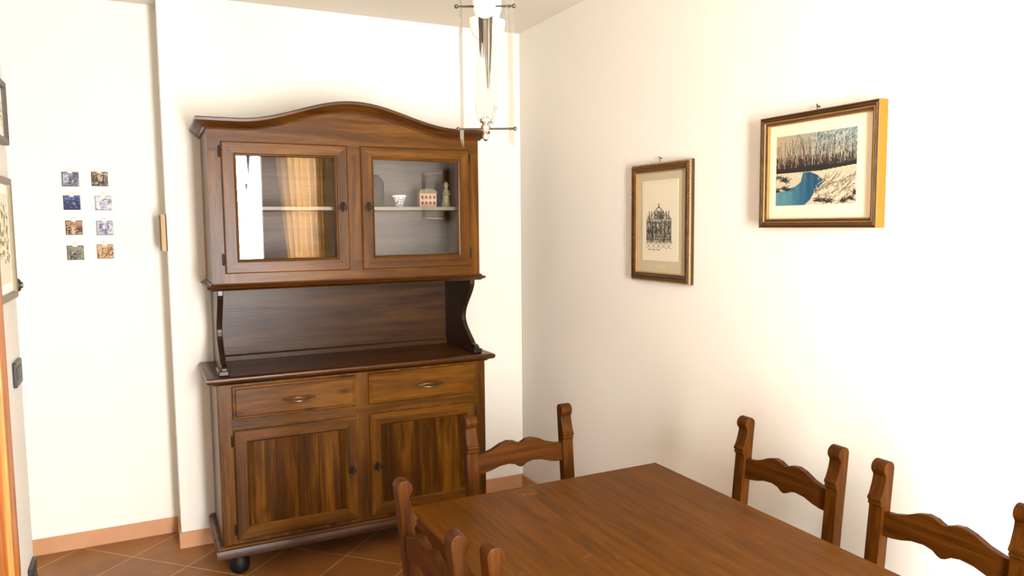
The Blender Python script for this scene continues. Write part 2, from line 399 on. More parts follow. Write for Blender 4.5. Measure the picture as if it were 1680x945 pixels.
def hinge(cx, cz, y, parent):
    return MB().lathe([(0.002, -0.026), (0.004, -0.023), (0.0045, -0.018), (0.0045, 0.018), (0.004, 0.023), (0.002, 0.026)], (cx, y, cz), 10).build('hinge', 'iron', parent, smooth=True)
DX0, DX1 = 0.032, 0.590
for sx in (-1, 1):
    cx = sx*(DX0+DX1)/2; ww = DX1-DX0
    z0, z1 = 0.734, 0.884; yf = Y(0.46)
    d = MB()
    y1, y2, y3 = yf-0.010, yf-0.014, yf-0.018
    vs4 = []
    for (ins, yy) in ((0, yf+0.002), (0, y1), (0.004, y2), (0.010, y2), (0.016, y3)):
        for (px, pz) in ((-1, -1), (1, -1), (1, 1), (-1, 1)): vs4.append((cx+px*(ww/2-ins), yy, (z0+z1)/2+pz*((z1-z0)/2-ins)))
    fs4 = [(0, 1, 2, 3), (16, 17, 18, 19)]
    for i in range(4):
        for k in range(4): fs4.append((i*4+k, i*4+(k+1) % 4, i*4+4+(k+1) % 4, i*4+4+k))
    dr = d.add(vs4, fs4).build('drawer', 'hdrawer', hutch)
    bail('handle', cx+(0.012 if sx < 0 else 0.03), 0.805, y3, dr)
# base doors
for sx in (-1, 1):
    cx = sx*(DX0+DX1)/2; ww = DX1-DX0; z0, z1 = 0.176, 0.684; cz = (z0+z1)/2; hh = z1-z0
    yf = Y(0.46)
    prof = [(0, yf+0.002), (0, yf-0.012), (0.005, yf-0.017), (0.052, yf-0.017), (0.060, yf-0.008), (0.062, yf-0.003), (0.066, yf+0.002)]
    dr = MB().frame(cx, cz, ww, hh, prof).build('door', 'hz', hutch, mat2='hx', second=lambda i: (i//7) % 2 == 0)
    # a field of vertical boards with shallow grooves, raised from a sunk border
    pn = MB(); ins = 0.060; px0, px1, pz0, pz1 = cx-ww/2+ins, cx+ww/2-ins, z0+ins, z1-ins
    nb = 4
    pts = [(px0, yf+0.0015), (px0, yf-0.003), (px0+0.016, yf-0.003), (px0+0.026, yf-0.008)]
    for i in range(1, nb):
        gx = px0+0.026+(px1-px0-0.052)*i/nb
        pts += [(gx-0.002, yf-0.008), (gx, yf-0.0065), (gx+0.002, yf-0.008)]
    pts += [(px1-0.026, yf-0.008), (px1-0.016, yf-0.003), (px1, yf-0.003), (px1, yf+0.0015)]
    pn.prism(pts, 'z', pz0, pz1)
    pn.build('panel', 'hpanel', dr)
    kx = sx*0.062
    escutcheon(kx, 0.428, yf-0.017, dr); bow_key(kx, 0.428, yf-0.019, dr)
    for hz in (0.635, 0.225): hinge(sx*(DX1+0.006), hz, yf-0.006, dr)
MB().box(-BW+0.055, BW-0.055, Y(0.4615), Y(0.4590), 0.690, 0.729).build('drawer_rail', 'hx', hutch)
# console: brackets and back panel
brp = [(Y(0.02), 0.931), (Y(0.45), 0.931), (Y(0.45), 0.965), (Y(0.435), 0.975), (Y(0.40), 0.980)]
for i in range(0, 21):
    t = i/20; z = 0.985 + t*(1.285-0.985)
    dd = 0.395 - 0.115*math.sin(PI*t)**1.2 - 0.02*math.sin(2*PI*t)
    brp.append((Y(dd), z))
brp += [(Y(0.40), 1.290), (Y(0.40), 1.322), (Y(0.02), 1.322)]
for sx in (-1, 1):
    a, b = sorted((sx*0.628, sx*0.602))
    MB().prism(brp, 'x', a, b).build('bracket', 'hdark', hutch, 0.004)
    MB().box(min(sx*0.594, sx*0.642), max(sx*0.594, sx*0.642), Y(0.455), Y(0.33), 0.931, 0.957).build('bracket_foot', 'hdark', hutch, 0.006)
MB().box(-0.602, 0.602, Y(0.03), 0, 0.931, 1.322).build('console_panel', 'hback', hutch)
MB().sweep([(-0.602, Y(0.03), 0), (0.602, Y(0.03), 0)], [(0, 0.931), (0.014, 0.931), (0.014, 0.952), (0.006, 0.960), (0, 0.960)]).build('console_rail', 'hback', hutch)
# upper cabinet
ub = MB().box(-UW, -UW+0.02, Y(0.405), 0, 1.322, 2.03).box(UW-0.02, UW, Y(0.405), 0, 1.322, 2.03)
ub.box(-UW+0.02, UW-0.02, Y(0.405), 0, 1.322, 1.345).box(-UW+0.02, UW-0.02, Y(0.405), 0, 2.005, 2.03)
ub.build('upper_cabinet', 'hz', hutch)
MB().box(-UW+0.02, UW-0.02, Y(0.028), 0, 1.345, 2.005).build('back_panel', 'cabback', hutch)
MB().box(-0.012, 0.012, Y(0.40), Y(0.03), 1.345, 2.005).build('divider', 'hdark', hutch)
for sx in (-1, 1):
    a, b = sorted((sx*0.014, sx*(UW-0.022)))
    MB().box(a, b, Y(0.36), Y(0.03), 1.672, 1.690).build('shelf', 'shelf', hutch, 0.002)
def zarch(x): return 2.025 + (0.103*math.cos(PI*x/1.04)**2 if abs(x) < 0.52 else 0)
y0, y1 = Y(0.42), Y(0.4045)
for a, b, za, zb in ((-UW, -0.545, 1.322, 1.93), (0.545, UW, 1.322, 1.93), (-0.078, 0.078, 1.43, 1.93)):
    MB().box(a, b, y0, y1, za, zb).build('stile', 'hz', hutch)
MB().box(-0.545, 0.545, y0, y1, 1.322, 1.43).build('bottom_rail', 'hx', hutch)
fas = [(-UW, 1.93), (UW, 1.93)] + [(UW-2*UW*i/60, zarch(UW-2*UW*i/60)+0.02) for i in range(61)]
MB().prism(fas, 'y', y0, y1).build('frieze', 'hx', hutch)
cop = [(-0.012, 0), (0.010, 0), (0.013, 0.007), (0.020, 0.010), (0.026, 0.019), (0.037, 0.025), (0.041, 0.030), (0.047, 0.033), (0.048, 0.044), (0.044, 0.048), (-0.012, 0.048)]
cpath = [(-UW, 0, 2.025)] + [(-UW+2*UW*i/60, Y(0.42), zarch(-UW+2*UW*i/60)) for i in range(61)] + [(UW, 0, 2.025)]
MB().sweep(cpath, cop).build('cornice', 'hmould', hutch, smooth=True)
wst = [(-0.02, 1.312), (0.006, 1.312), (0.012, 1.318), (0.022, 1.322), (0.026, 1.328), (0.022, 1.333), (0.010, 1.337), (0.006, 1.344), (-0.02, 1.344)]
MB().sweep(around(UW, 0.42), wst).build('waist_moulding', 'hmould', hutch, smooth=True)
# glazed doors
for sx in (-1, 1):
    cx = sx*(DX0+DX1)/2; ww = DX1-DX0; z0, z1 = 1.388, 1.974; cz = (z0+z1)/2; hh = z1-z0
    yf = Y(0.42)
    prof = [(0, yf+0.001), (0, yf-0.013), (0.005, yf-0.018), (0.050, yf-0.018), (0.054, yf-0.013), (0.058, yf-0.012), (0.063, yf-0.004), (0.063, yf+0.001)]
    dr = MB().frame(cx, cz, ww, hh, prof).build('glass_door', 'hz', hutch, mat2='hx', second=lambda i: (i//8) % 2 == 0)
    g = MB().box(-ww/2+0.056, ww/2-0.056, -0.0015, 0.0015, -hh/2+0.056, hh/2-0.056).build('pane', 'glass', dr)
    g.location = (cx, yf-0.001, cz)
    g.rotation_euler = (R(1.15), 0, 0) if sx < 0 else (R(0.8), 0, R(0.25))
    kx = sx*0.062
    escutcheon(kx, 1.690, yf-0.018, dr); bow_key(kx, 1.688, yf-0.020, dr)
    for hz in (1.930, 1.452): hinge(sx*(DX1+0.007), hz, yf-0.008, dr)

# things on the shelf
SZ = 1.6905
def on_shelf(x, d): return (XC+x, -d, SZ)
v = MB().lathe([(0.030, 0), (0.038, 0.004), (0.040, 0.03), (0.040, 0.115), (0.036, 0.135), (0.022, 0.150), (0.014, 0.156), (0.014, 0.163)], (0, 0, 0), 24).build('vase', 'vase', smooth=True)
v.location = on_shelf(0.165, 0.22); tag(v, 'dark rounded vase behind the glass, leftmost on the shelf of the right door', 'vase')
bw = MB().lathe([(0.012, 0), (0.020, 0.004), (0.026, 0.022), (0.031, 0.046), (0.033, 0.060), (0.030, 0.060), (0.024, 0.03), (0.012, 0.01)], (0, 0, 0), 24)
def lattice():
    m, nt, b = new_mat('white_openwork')
    tc = nt.nodes.new('ShaderNodeTexCoord'); ck = nt.nodes.new('ShaderNodeTexChecker'); ck.inputs['Scale'].default_value = 130
    mp = nt.nodes.new('ShaderNodeMapping'); mp.inputs['Rotation'].default_value = (0, R(45), 0)
    nt.links.new(tc.outputs['Object'], mp.inputs[0]); nt.links.new(mp.outputs[0], ck.inputs['Vector'])
    ck.inputs['Color1'].default_value = rgb(214, 210, 200); ck.inputs['Color2'].default_value = rgb(84, 72, 56)
    nt.links.new(ck.outputs[0], b.inputs['Base Color'])
    return m
M['lattice'] = lattice()
bowl = thing('cup', 'small white lattice patterned cup on the shelf behind right glass door', 'cup', on_shelf(0.285, 0.22))
bw.build('cup_body', 'lattice', bowl, smooth=True)
MB().lathe([(0.0335, 0.050), (0.036, 0.052), (0.036, 0.061), (0.0335, 0.062)], (0, 0, 0), 24).build('rim', 'white', bowl, smooth=True)
hm = thing('house_model', 'small peach model house with rows of dark windows on cabinet shelf', 'model house', on_shelf(0.437, 0.22))
MB().box(-0.046, 0.046, -0.02, 0.02, 0, 0.072).build('house_wall', 'peach', hm, 0.001)
arc = [(-0.050, 0.072), (0.050, 0.072), (0.050, 0.077)] + [(0.050*math.cos(PI*i/12), 0.077+0.020*math.sin(PI*i/12)) for i in range(1, 12)] + [(-0.050, 0.077)]
MB().prism(arc, 'y', -0.023, 0.023).build('roof', 'sagepaint', hm)
for r in range(2):
    for k in range(4):
        x = -0.033+0.022*k
        MB().box(x-0.006, x+0.006, -0.0215, -0.0195, 0.014+r*0.030, 0.030+r*0.030).build('window', 'framedark', hm)
fg = MB().lathe([(0.026, 0), (0.028, 0.006), (0.022, 0.03), (0.018, 0.055), (0.020, 0.075), (0.016, 0.092), (0.008, 0.100), (0.013, 0.108), (0.015, 0.118), (0.011, 0.130), (0.003, 0.136)], (0, 0, 0), 18)
fig = thing('figurine', 'pale stoneware figurine standing at the right end of the cabinet shelf', 'figurine', on_shelf(0.545, 0.22))
fg.build('body', 'figure', fig, smooth=True)
MB().tube([(-0.014, -0.012, 0.082), (-0.010, -0.026, 0.066), (0.0, -0.028, 0.070), (0.010, -0.026, 0.066), (0.014, -0.012, 0.082)], 0.006, 8).build('arms', 'figure', fig, smooth=True)

# ------------------------------------------------------------------ table
TX0, TX1, TY0, TY1, TZ = -1.350, -0.469, -3.62, -1.941, 0.78
tb = thing('dining_table', 'long brown wooden dining table with scuffed top in the foreground', 'table', ((TX0+TX1)/2, (TY0+TY1)/2, 0))
tw, tl = (TX1-TX0)/2, (TY1-TY0)/2
def scuffed(src):
    m = src.copy(); m.name = 'table_top_wood'; nt = m.node_tree; N = nt.nodes; Lk = nt.links; b = N['Principled BSDF']
    tc = N.new('ShaderNodeTexCoord'); n = N.new('ShaderNodeTexNoise'); n.inputs['Scale'].default_value = 5.5; n.inputs['Detail'].default_value = 9; n.inputs['Roughness'].default_value = 0.7
    Lk.new(tc.outputs['Object'], n.inputs['Vector'])
    cr = N.new('ShaderNodeValToRGB'); cr.color_ramp.elements[0].position = 0.64; cr.color_ramp.elements[0].color = (0, 0, 0, 1)
    cr.color_ramp.elements[1].position = 0.74; cr.color_ramp.elements[1].color = (0.35, 0.35, 0.35, 1)
    Lk.new(n.outputs[0], cr.inputs[0])
    src_sock = b.inputs['Base Color'].links[0].from_socket
    mx = N.new('ShaderNodeMixRGB'); mx.inputs[2].default_value = rgb(160, 110, 66)
    Lk.new(cr.outputs[0], mx.inputs[0]); Lk.new(src_sock, mx.inputs[1]); Lk.new(mx.outputs[0], b.inputs['Base Color'])
    return m
M['ttop'] = scuffed(M['ty'])
MB().box(-tw, tw, -tl, tl, TZ-0.035, TZ).build('tabletop', 'ttop', tb, 0.004)
ap = MB()
ap.box(-tw+0.07, tw-0.07, tl-0.085, tl-0.06, 0.655, TZ-0.035).box(-tw+0.07, tw-0.07, -tl+0.06, -tl+0.085, 0.655, TZ-0.035)
ap.box(-tw+0.06, -tw+0.085, -tl+0.085, tl-0.085, 0.655, TZ-0.035).box(tw-0.085, tw-0.06, -tl+0.085, tl-0.085, 0.655, TZ-0.035)
ap.build('apron', 'ty', tb)
for sx in (-1, 1):
    for sy in (-1, 1):
        lx, ly = sx*(tw-0.075), sy*(tl-0.075)
        lg = MB().box(lx-0.035, lx+0.035, ly-0.035, ly+0.035, 0.62, TZ-0.036)
        lg.lathe([(0.022, 0), (0.026, 0.01), (0.024, 0.05), (0.030, 0.12), (0.034, 0.40), (0.030, 0.52), (0.024, 0.56), (0.034, 0.58), (0.034, 0.60), (0.026, 0.61), (0.034, 0.62)], (lx, ly, 0), 16)
        lg.build('leg', 'tz', tb, smooth=True)

# ------------------------------------------------------------------ chairs
CH = 0.952
def lean(z): return 0.045*max(0, (z-0.46)/0.5)**1.1 if z > 0.46 else 0.05*((0.46-z)/0.46)**1.5
PW = 0.042; SP = 0.185       # post width, half spacing
def post_profile():
    f = []    # front side, from the top roll down: (y, t)
    cy, ct, rr = -0.003, 0.0205, 0.0205
    for a in range(8, -22, -2):
        an = R(a*10+0)          # 80 deg .. -200 deg, going over the top to the front and under
    pts = []
    # circle from the back (angle 0) over the top (90) to the front (180) and under (235)
    for a in range(0, 236, 15):
        pts.append((cy+rr*math.cos(R(a)), ct-rr*math.sin(R(a))))
    pts += [(-0.0125, 0.0415), (-0.0125, 0.050), (-0.0150, 0.066), (-0.0195, 0.084), (-0.023, 0.095), (-0.0265, 0.099), (-0.0275, 0.104), (-0.0255, 0.109), (-0.021, 0.111),
            (-0.0235, 0.114), (-0.0235, 0.119), (-0.020, 0.122), (-0.017, 0.124), (-0.0165, 0.135)]
    out = [(y+lean(CH-t), CH-t) for (y, t) in pts]
    for z in (0.70, 0.60, 0.50, 0.46, 0.40, 0.30, 0.20, 0.10, 0): out.append((-0.0165+lean(z), z))
    for z in (0, 0.10, 0.20, 0.30, 0.40, 0.46, 0.50, 0.60, 0.70, 0.82, 0.90): out.append((0.0175+lean(z), z))
    return out
PP = post_profile()
def rail_profile(zb, hh, amp=1.0):
    top = [(0, 0), (0.08, 0.003), (0.18, 0.012), (0.28, 0.028), (0.36, 0.035), (0.43, 0.032), (0.48, 0.024), (0.50, 0.022), (0.52, 0.024), (0.57, 0.032), (0.64, 0.035), (0.72, 0.028), (0.82, 0.012), (0.92, 0.003), (1, 0)]
    bot = [(1, 0), (0.92, 0.001), (0.84, 0.006), (0.74, 0.016), (0.64, 0.019), (0.57, 0.014), (0.53, 0.005), (0.50, 0.002), (0.47, 0.005), (0.43, 0.014), (0.36, 0.019), (0.26, 0.016), (0.16, 0.006), (0.08, 0.001), (0, 0)]
    x0, x1 = -SP+PW/2-0.004, SP-PW/2+0.004
    return [(x0+(x1-x0)*u, zb+hh+amp*h) for u, h in top] + [(x0+(x1-x0)*u, zb+amp*h) for u, h in bot]
def make_chair():
    t = thing('dining_chair', '', 'chair')
    for sx in (-1, 1):
        MB().prism(PP, 'x', sx*SP-PW/2, sx*SP+PW/2).build('back_post', 'cz', t, 0.002)
    for (zt, hh, nm) in ((CH-0.137, 0.064, 'top_rail'), (0.585, 0.052, 'lower_rail')):
        zb = zt-hh; yc = lean(zt-0.02)
        o = MB().prism(rail_profile(0, hh), 'y', -0.0105, 0.0105).build(nm, 'cx', t, 0.0015)
        o.location = (0, yc, zb); o.rotation_euler = (R(-4.5), 0, 0)
    st = [(-0.20, 0.012), (0.20, 0.012), (0.225, -0.39), (-0.225, -0.39)]
    # seat notched around the posts
    st = [(-SP+PW/2+0.001, 0.015), (SP-PW/2-0.001, 0.015), (SP-PW/2-0.001, -0.018), (0.205, -0.018), (0.205, -0.355), (0.190, -0.37), (-0.190, -0.37), (-0.205, -0.355), (-0.205, -0.018), (-SP+PW/2+0.001, -0.018)]
    MB().prism(st, 'z', 0.438, 0.462).build('seat', 'cx', t, 0.004)
    for sx in (-1, 1):
        x = sx*0.180
        MB().box(x-0.02, x+0.02, -0.36, -0.32, 0, 0.438).build('front_leg', 'cz', t, 0.003)
        MB().box(x-0.01, x+0.01, -0.32, lean(0.2)-0.0165+0.002, 0.19, 0.225).build('stretcher', 'cy', t, 0.002)
    MB().box(-0.160, 0.160, -0.352, -0.332, 0.375, 0.438).build('front_apron', 'cx', t, 0.002)
    MB().box(-0.170, 0.170, -0.19, -0.165, 0.195, 0.22).build('cross_stretcher', 'cx', t, 0.002)
    return t
proto = make_chair()
TOPO = lean(CH)
spots = [
    # (x_top, y_top, rotation, label)
    (-0.862, -1.675, R(0), 'wooden dining chair at the far table end, in front of hutch'),
    (-0.232, -2.307, R(-90), 'wooden dining chair on the right wall side, nearer the far corner'),
    (-0.232, -2.822, R(-90), 'wooden dining chair on the right wall side, cut by right picture edge'),
    (-1.447, -2.362, R(90), 'wooden dining chair on the left table side, nearer the hutch'),
    (-1.405, -2.822, R(90), 'wooden dining chair on the left table side, only one post tip showing'),
]
for i, (x, y, a, lab) in enumerate(spots):
    o = proto if i == 0 else copy_tree(proto)
    o.location = (x + math.sin(a)*TOPO, y - math.cos(a)*TOPO, 0)
    o.rotation_euler = (0, 0, a)
    o['label'] = lab; o['category'] = 'chair'; o['group'] = 'dining chairs around the table'

# ------------------------------------------------------------------ pictures on the right wall
rng = np.random.default_rng(7)
def river_painting():
    ny, nx = 150, 200
    img = np.zeros((ny, nx, 3)); yy, xx = np.mgrid[0:ny, 0:nx]; u = xx/nx; vv = yy/ny
    img[:] = c8(178, 160, 132)[None, None]*(1-u[..., None]) + c8(140, 158, 156)[None, None]*u[..., None] + rng.normal(0, 0.03, (ny, nx, 1))
    hz = 0.53
    for k in range(420):      # bluish and pale twigs on the right
        x = rng.uniform(0.5, 1.02); y = rng.uniform(0.05, 0.48); q = rng.random()
        col = (84, 116, 128) if q < 0.45 else ((196, 196, 178) if q < 0.8 else (62, 66, 66))
        stroke(img, x, y, x+rng.normal(0.02, 0.04), y-rng.uniform(0.02, 0.10), c8(*col), 1, 0.75)
    for k in range(220):      # thin trees
        x = rng.uniform(0, 1); t = rng.uniform(0.05, 0.4)
        stroke(img, x, hz-0.04, x+rng.normal(0, 0.025), t, c8(*((92, 76, 60) if rng.random() < 0.6 else (190, 174, 146))), 1, 0.6)
    for k in range(320):      # undergrowth
        x = rng.uniform(0, 1); stroke(img, x, hz-0.04, x+rng.normal(0, 0.012), hz-rng.uniform(0.08, 0.24), c8(58, 46, 36), 1, 0.65)
    for (x0, x1, t, wd) in ((0.43, 0.30, 0.0, 1), (0.44, 0.33, 0.05, 1.9), (0.45, 0.38, 0.12, 1), (0.46, 0.43, 0.05, 1), (0.48, 0.55, 0.0, 1.9), (0.13, 0.22, 0.08, 1), (0.15, 0.29, 0.0, 1.9), (0.05, 0.03, 0.15, 1.9), (0.17, 0.15, 0.2, 1)):
        stroke(img, x0, hz-0.02, x1, t, c8(50, 40, 32), wd, 0.85)
    edge = hz-0.075+0.015*np.sin(u*9)-0.10*np.clip(u-0.62, 0, 1)
    low = hz-0.12*np.clip(u-0.58, 0, 1)
    band = (vv > edge) & (vv < low)
    img[band] = c8(54, 42, 34) + rng.normal(0, 0.03, (band.sum(), 1))
    sn = vv >= low
    img[sn] = c8(196, 186, 160) + rng.normal(0, 0.04, (sn.sum(), 1))
    tt = (vv-hz)/(1-hz)
    lf = np.interp(tt, [0, 0.1, 0.3, 0.45, 0.55, 0.6], [0.36, 0.35, 0.33, 0.24, 0.08, -0.1])
    rt = np.interp(tt, [0, 0.12, 0.25, 0.34, 0.45, 0.65, 0.85, 1], [0.44, 0.54, 0.60, 0.62, 0.57, 0.50, 0.45, 0.38])
    rv = (tt > 0.01) & (u > lf) & (u < rt)
    mixv = np.clip((u-0.15)/0.3, 0, 1)[..., None]
    riv = c8(96, 140, 148)*(1-mixv) + c8(44, 92, 116)*mixv + 0.05*np.sin(u*70)[..., None]*(1-tt[..., None]) + rng.normal(0, 0.025, (ny, nx, 1))
    img[rv] = riv[rv]
    for k in range(160):
        x = rng.uniform(0.5, 1); y = rng.uniform(0.64, 1)
        stroke(img, x, y, x+rng.normal(0.05, 0.06), y-rng.uniform(0.0, 0.12), c8(*((92, 72, 54) if rng.random() < 0.7 else (226, 218, 196))), 1, 0.7)
    for (x, y) in ((0.03, 0.60), (0.10, 0.63), (0.13, 0.66), (0.02, 0.79), (0.12, 0.76), (0.16, 0.78), (0.94, 0.94), (0.99, 0.86), (0.62, 0.95), (0.55, 0.95), (0.7, 0.97), (0.86, 0.97)):
        for k in range(22):
            stroke(img, x+rng.normal(0, 0.03), y+rng.normal(0, 0.015), x+rng.normal(0, 0.035), y-rng.uniform(0, 0.05), c8(52, 38, 28), 1, 0.85)
    return np.clip((img-0.45)*1.15+0.36, 0.03, 1)*0.92
def engraving():
    ny, nx = 180, 128
    img = np.zeros((ny, nx, 3)); img[:] = c8(195, 185, 161); ink = c8(36, 30, 24)
    def g(x0, y0, x1, y1, wd=1, a=0.9): stroke(img, x0, y0, x1, y1, ink, wd, a)
    L0, L1 = 0.13, 0.84
    for k in range(1100):
        x = rng.uniform(L0, L1); y = rng.uniform(0.46, 0.73); g(x, y, x+rng.normal(0, 0.01), y+rng.uniform(0.01, 0.05), 1, 0.4)
    for x in np.linspace(L0, L1, 9): g(x, 0.47, x, 0.73, 1 if rng.random() < 0.4 else 2, 0.8)
    for y in (0.445, 0.46, 0.50, 0.68, 0.72, 0.765): g(L0-0.02, y, L1+0.02, y, 1, 0.9)
    for x in np.linspace(L0+0.05, L1-0.05, 6): rect(img, x-0.018, 0.55, x+0.018, 0.66, ink*1.2)
    for k in range(160):
        x = rng.uniform(0.36, 0.62); y = rng.uniform(0.34, 0.44); g(x, y, x+rng.normal(0, 0.02), y+0.02, 1, 0.75)
    g(0.34, 0.37, 0.49, 0.29, 2); g(0.64, 0.37, 0.49, 0.29, 2); g(0.49, 0.31, 0.49, 0.25, 2)
    g(0.20, 0.42, 0.34, 0.37, 1); g(0.78, 0.42, 0.64, 0.37, 1)
    for x in (0.20, 0.27, 0.36, 0.62, 0.71, 0.78): g(x, 0.45, x, 0.355, 2, 0.8)
    for k in range(90):
        x = rng.uniform(L0, L1); y = rng.uniform(0.38, 0.44); g(x, y, x+0.01, y+0.02, 1, 0.5)
    for x in np.linspace(L0-0.01, L1-0.12, 5):
        g(x, 0.775, x+0.13, 0.835, 1); g(x+0.13, 0.775, x, 0.835, 1)
    for k in range(60):
        x = rng.uniform(L0-0.03, L1+0.03); g(x, 0.74, x+0.02, 0.75, 1, 0.6)
    for k in range(20):
        x = rng.uniform(0.15, 0.5); g(x, 0.845, x+0.05, 0.86, 1, 0.35)
    return img
# winter river painting: wide gilt frame
LW, LH = 0.478, 0.381
pic = thing('framed_painting', 'gilt framed winter river painting on right wall, the wider of the two', 'painting', (-0.002, -2.199, 1.7665), R(-90))
T = 0.038
MB().frame(0, 0, LW, LH, [(0.0, 0), (0.0, -T+0.002), (0.0012, -T+0.001), (0.0012, 0)]).build('gilt_side', 'goldpaint', pic)
MB().frame(0, 0, LW-0.0024, LH-0.0024, [(0, 0), (0.0, -T+0.001), (0.002, -T-0.0005), (0.0035, -T), (0.0048, -T+0.003), (0.0048, 0)]).build('gilt_lip', 'bronze', pic)
MB().frame(0, 0, LW-0.012, LH-0.012, [(0.0, 0), (0.0, -T+0.002), (0.004, -T-0.001), (0.009, -T+0.002), (0.010, -T+0.006), (0.011, 0)]).build('brown_moulding', 'framebrown', pic)
MB().frame(0, 0, LW-0.034, LH-0.034, [(0.0, 0), (0.0, -T+0.004), (0.003, -T+0.003), (0.004, -T+0.006), (0.0042, 0)]).build('gilt_bead', 'gold', pic)
MB().frame(0, 0, LW-0.0424, LH-0.0424, [(0.0, 0), (0.0, -T+0.007), (0.006, -T+0.008), (0.007, -T+0.012), (0.007, 0)]).build('brown_slip', 'framebrown', pic)
MB().frame(0, 0, LW-0.0564, LH-0.0564, [(0.0, 0), (0.0, -T+0.011), (0.003, -T+0.013), (0.0032, 0)]).build('inner_gilt_line', 'gold', pic)
MB().box(-LW/2+0.03, LW/2-0.03, -T+0.020, -0.001, -LH/2+0.03, LH/2-0.03).build('mat', 'mat_cream', pic)
picture_grid('river_picture', river_painting(), -0.014, 0.003, 0.328, 0.236, -T+0.0195, pic)
def nail(name, x, y, z, lab):
    n = MB().tube([(0, 0, 0), (-0.012, 0, 0.001), (-0.014, 0, 0.008)], 0.0022, 8).tube([(-0.012, 0, 0.0), (-0.012, 0, -0.016)], 0.0016, 6).build(name, 'iron', smooth=True)
    n.location = (x, y, z); tag(n, lab, 'hook')
nail('picture_hook', -0.001, -2.185, 1.971, 'small dark hook in the wall above the winter river painting')
# engraving: tall brown frame
SW, SH = 0.408, 0.512
eng = thing('framed_engraving', 'brown framed engraving of an ornate facade, the tall picture near corner', 'picture', (-0.002, -1.363, 1.5975), R(-90))
MB().frame(0, 0, SW, SH, [(0.0, 0), (0.0, -0.016), (0.004, -0.022), (0.008, -0.022), (0.008, 0)]).build('outer_edge', 'bronze', eng)
MB().frame(0, 0, SW-0.016, SH-0.016, [(0.0, 0), (0.0, -0.021), (0.006, -0.026), (0.018, -0.024), (0.026, -0.017), (0.026, 0)]).build('brown_moulding', 'framebrown', eng)
bd = MB().frame(0, 0, SW-0.068, SH-0.068, [(0.0, 0), (0.0, -0.019), (0.003, -0.021), (0.006, -0.018), (0.006, 0)])
bd.build('gilt_slip', 'gold', eng)
beads = MB()
for (x0, z0, x1, z1) in ((-1, -1, 1, -1), (1, -1, 1, 1), (1, 1, -1, 1), (-1, 1, -1, -1)):
    n = 30 if x0 != x1 else 40
    for i in range(n):
        t = (i+0.5)/n; x = (x0+(x1-x0)*t)*(SW/2-0.004); z = (z0+(z1-z0)*t)*(SH/2-0.004)
        beads.ball((x, -0.022, z), 0.0035, 4)
bo = beads.build('gilt_beading', 'gold', eng, smooth=True)
MB().box(-SW/2+0.036, SW/2-0.036, -0.012, -0.001, -SH/2+0.036, SH/2-0.036).build('mat', 'mat_sage', eng)
MB().box(-0.130, 0.118, -0.0135, -0.0118, -0.163, 0.182).build('paper', 'paper', eng)
picture_grid('facade_print', engraving(), -0.008, 0.0, 0.235, 0.330, -0.0139, eng)
MB().box(-0.030, 0.030, -0.0125, -0.0119, -0.196, -0.180).build('caption_plate', plain('caption_smudge', rgb(176, 162, 126), 0.9), eng)
nail('picture_hook', -0.001, -1.352, 1.872, 'small dark hook in the wall above the brown framed engraving')
# black wall socket low on the right wall, behind the far chair
def wall_plate(name, label, cat, loc, rz, kind):
    t = thing(name, label, cat, loc, rz)
    MB().prism([(-0.060, -0.036), (-0.056, -0.040), (0.056, -0.040), (0.060, -0.036), (0.060, 0.036), (0.056, 0.040), (-0.056, 0.040), (-0.060, 0.036)], 'y', 0, -0.011).build('plate', 'black', t, 0.003)
    for k in (-1, 0, 1):
        if kind == 'switch':
            MB().box(k*0.024-0.011, k*0.024+0.011, -0.014, -0.009, -0.022, 0.022).build('rocker', 'black', t, 0.001)
        else:
            MB().lathe([(0.010, -0.009), (0.010, -0.0125), (0.008, -0.0125), (0.007, -0.010)], (k*0.024, 0, 0), 14, 'y').build('outlet', 'black', t)
    return t
wall_plate('wall_socket', 'black wall socket low on right wall, behind the far chair rail', 'socket', (-0.001, -0.345, 0.322), R(-90), 'socket')
wall_plate('light_switch', 'black light switch plate at mid height on the left wall', 'switch', (-2.399, -1.135, 1.135), R(90), 'switch')
wall_plate('wall_socket', 'black wall socket near the bottom edge of the left wall', 'socket', (-2.399, -1.10, 0.445), R(90), 'socket')

# ------------------------------------------------------------------ left wall frames, small prints
def left_frame(name, label, y_right, z0, z1, wd, fmat, seed, fw=0.022):
    hh = z1-z0
    t = thing(name, label, 'picture', (-2.399, y_right-wd/2, (z0+z1)/2), R(90))
    MB().frame(0, 0, wd, hh, [(0, 0), (0, -0.016), (0.003, -0.020), (fw-0.004, -0.018), (fw, -0.012), (fw, 0)]).build('frame', fmat, t)
    MB().box(-wd/2+fw, wd/2-fw, -0.008, -0.001, -hh/2+fw, hh/2-fw).build('mat', 'white', t)
    r = np.random.default_rng(seed); im = np.zeros((40, 32, 3)); im[:] = c8(214, 208, 186)
    for k in range(120):
        x, y = r.uniform(0, 1), r.uniform(0.1, 0.75); rect(im, x, y, x+0.08, y+0.05, c8(*[(150, 140, 96), (196, 186, 140), (96, 92, 70), (226, 222, 206)][r.integers(4)]))
    picture_grid('photo', im, 0, 0, wd-2*fw-0.03, hh-2*fw-0.06, -0.0085, t)
    return t
left_frame('framed_photo', 'grey brown framed picture on left wall, the lower of the two', -1.118, 1.378, 1.757, 0.30, 'framegrey', 3)
left_frame('framed_photo', 'dark framed picture at top of left wall, the upper of the two', -1.098, 1.862, 2.06, 0.26, 'framedark', 5)
kn = MB().lathe([(0.022, 0), (0.022, -0.014), (0.018, -0.020), (0.011, -0.021), (0.010, -0.026), (0.002, -0.026)], (0, 0, 0), 20, 'y').build('round_switch', 'black', smooth=True)
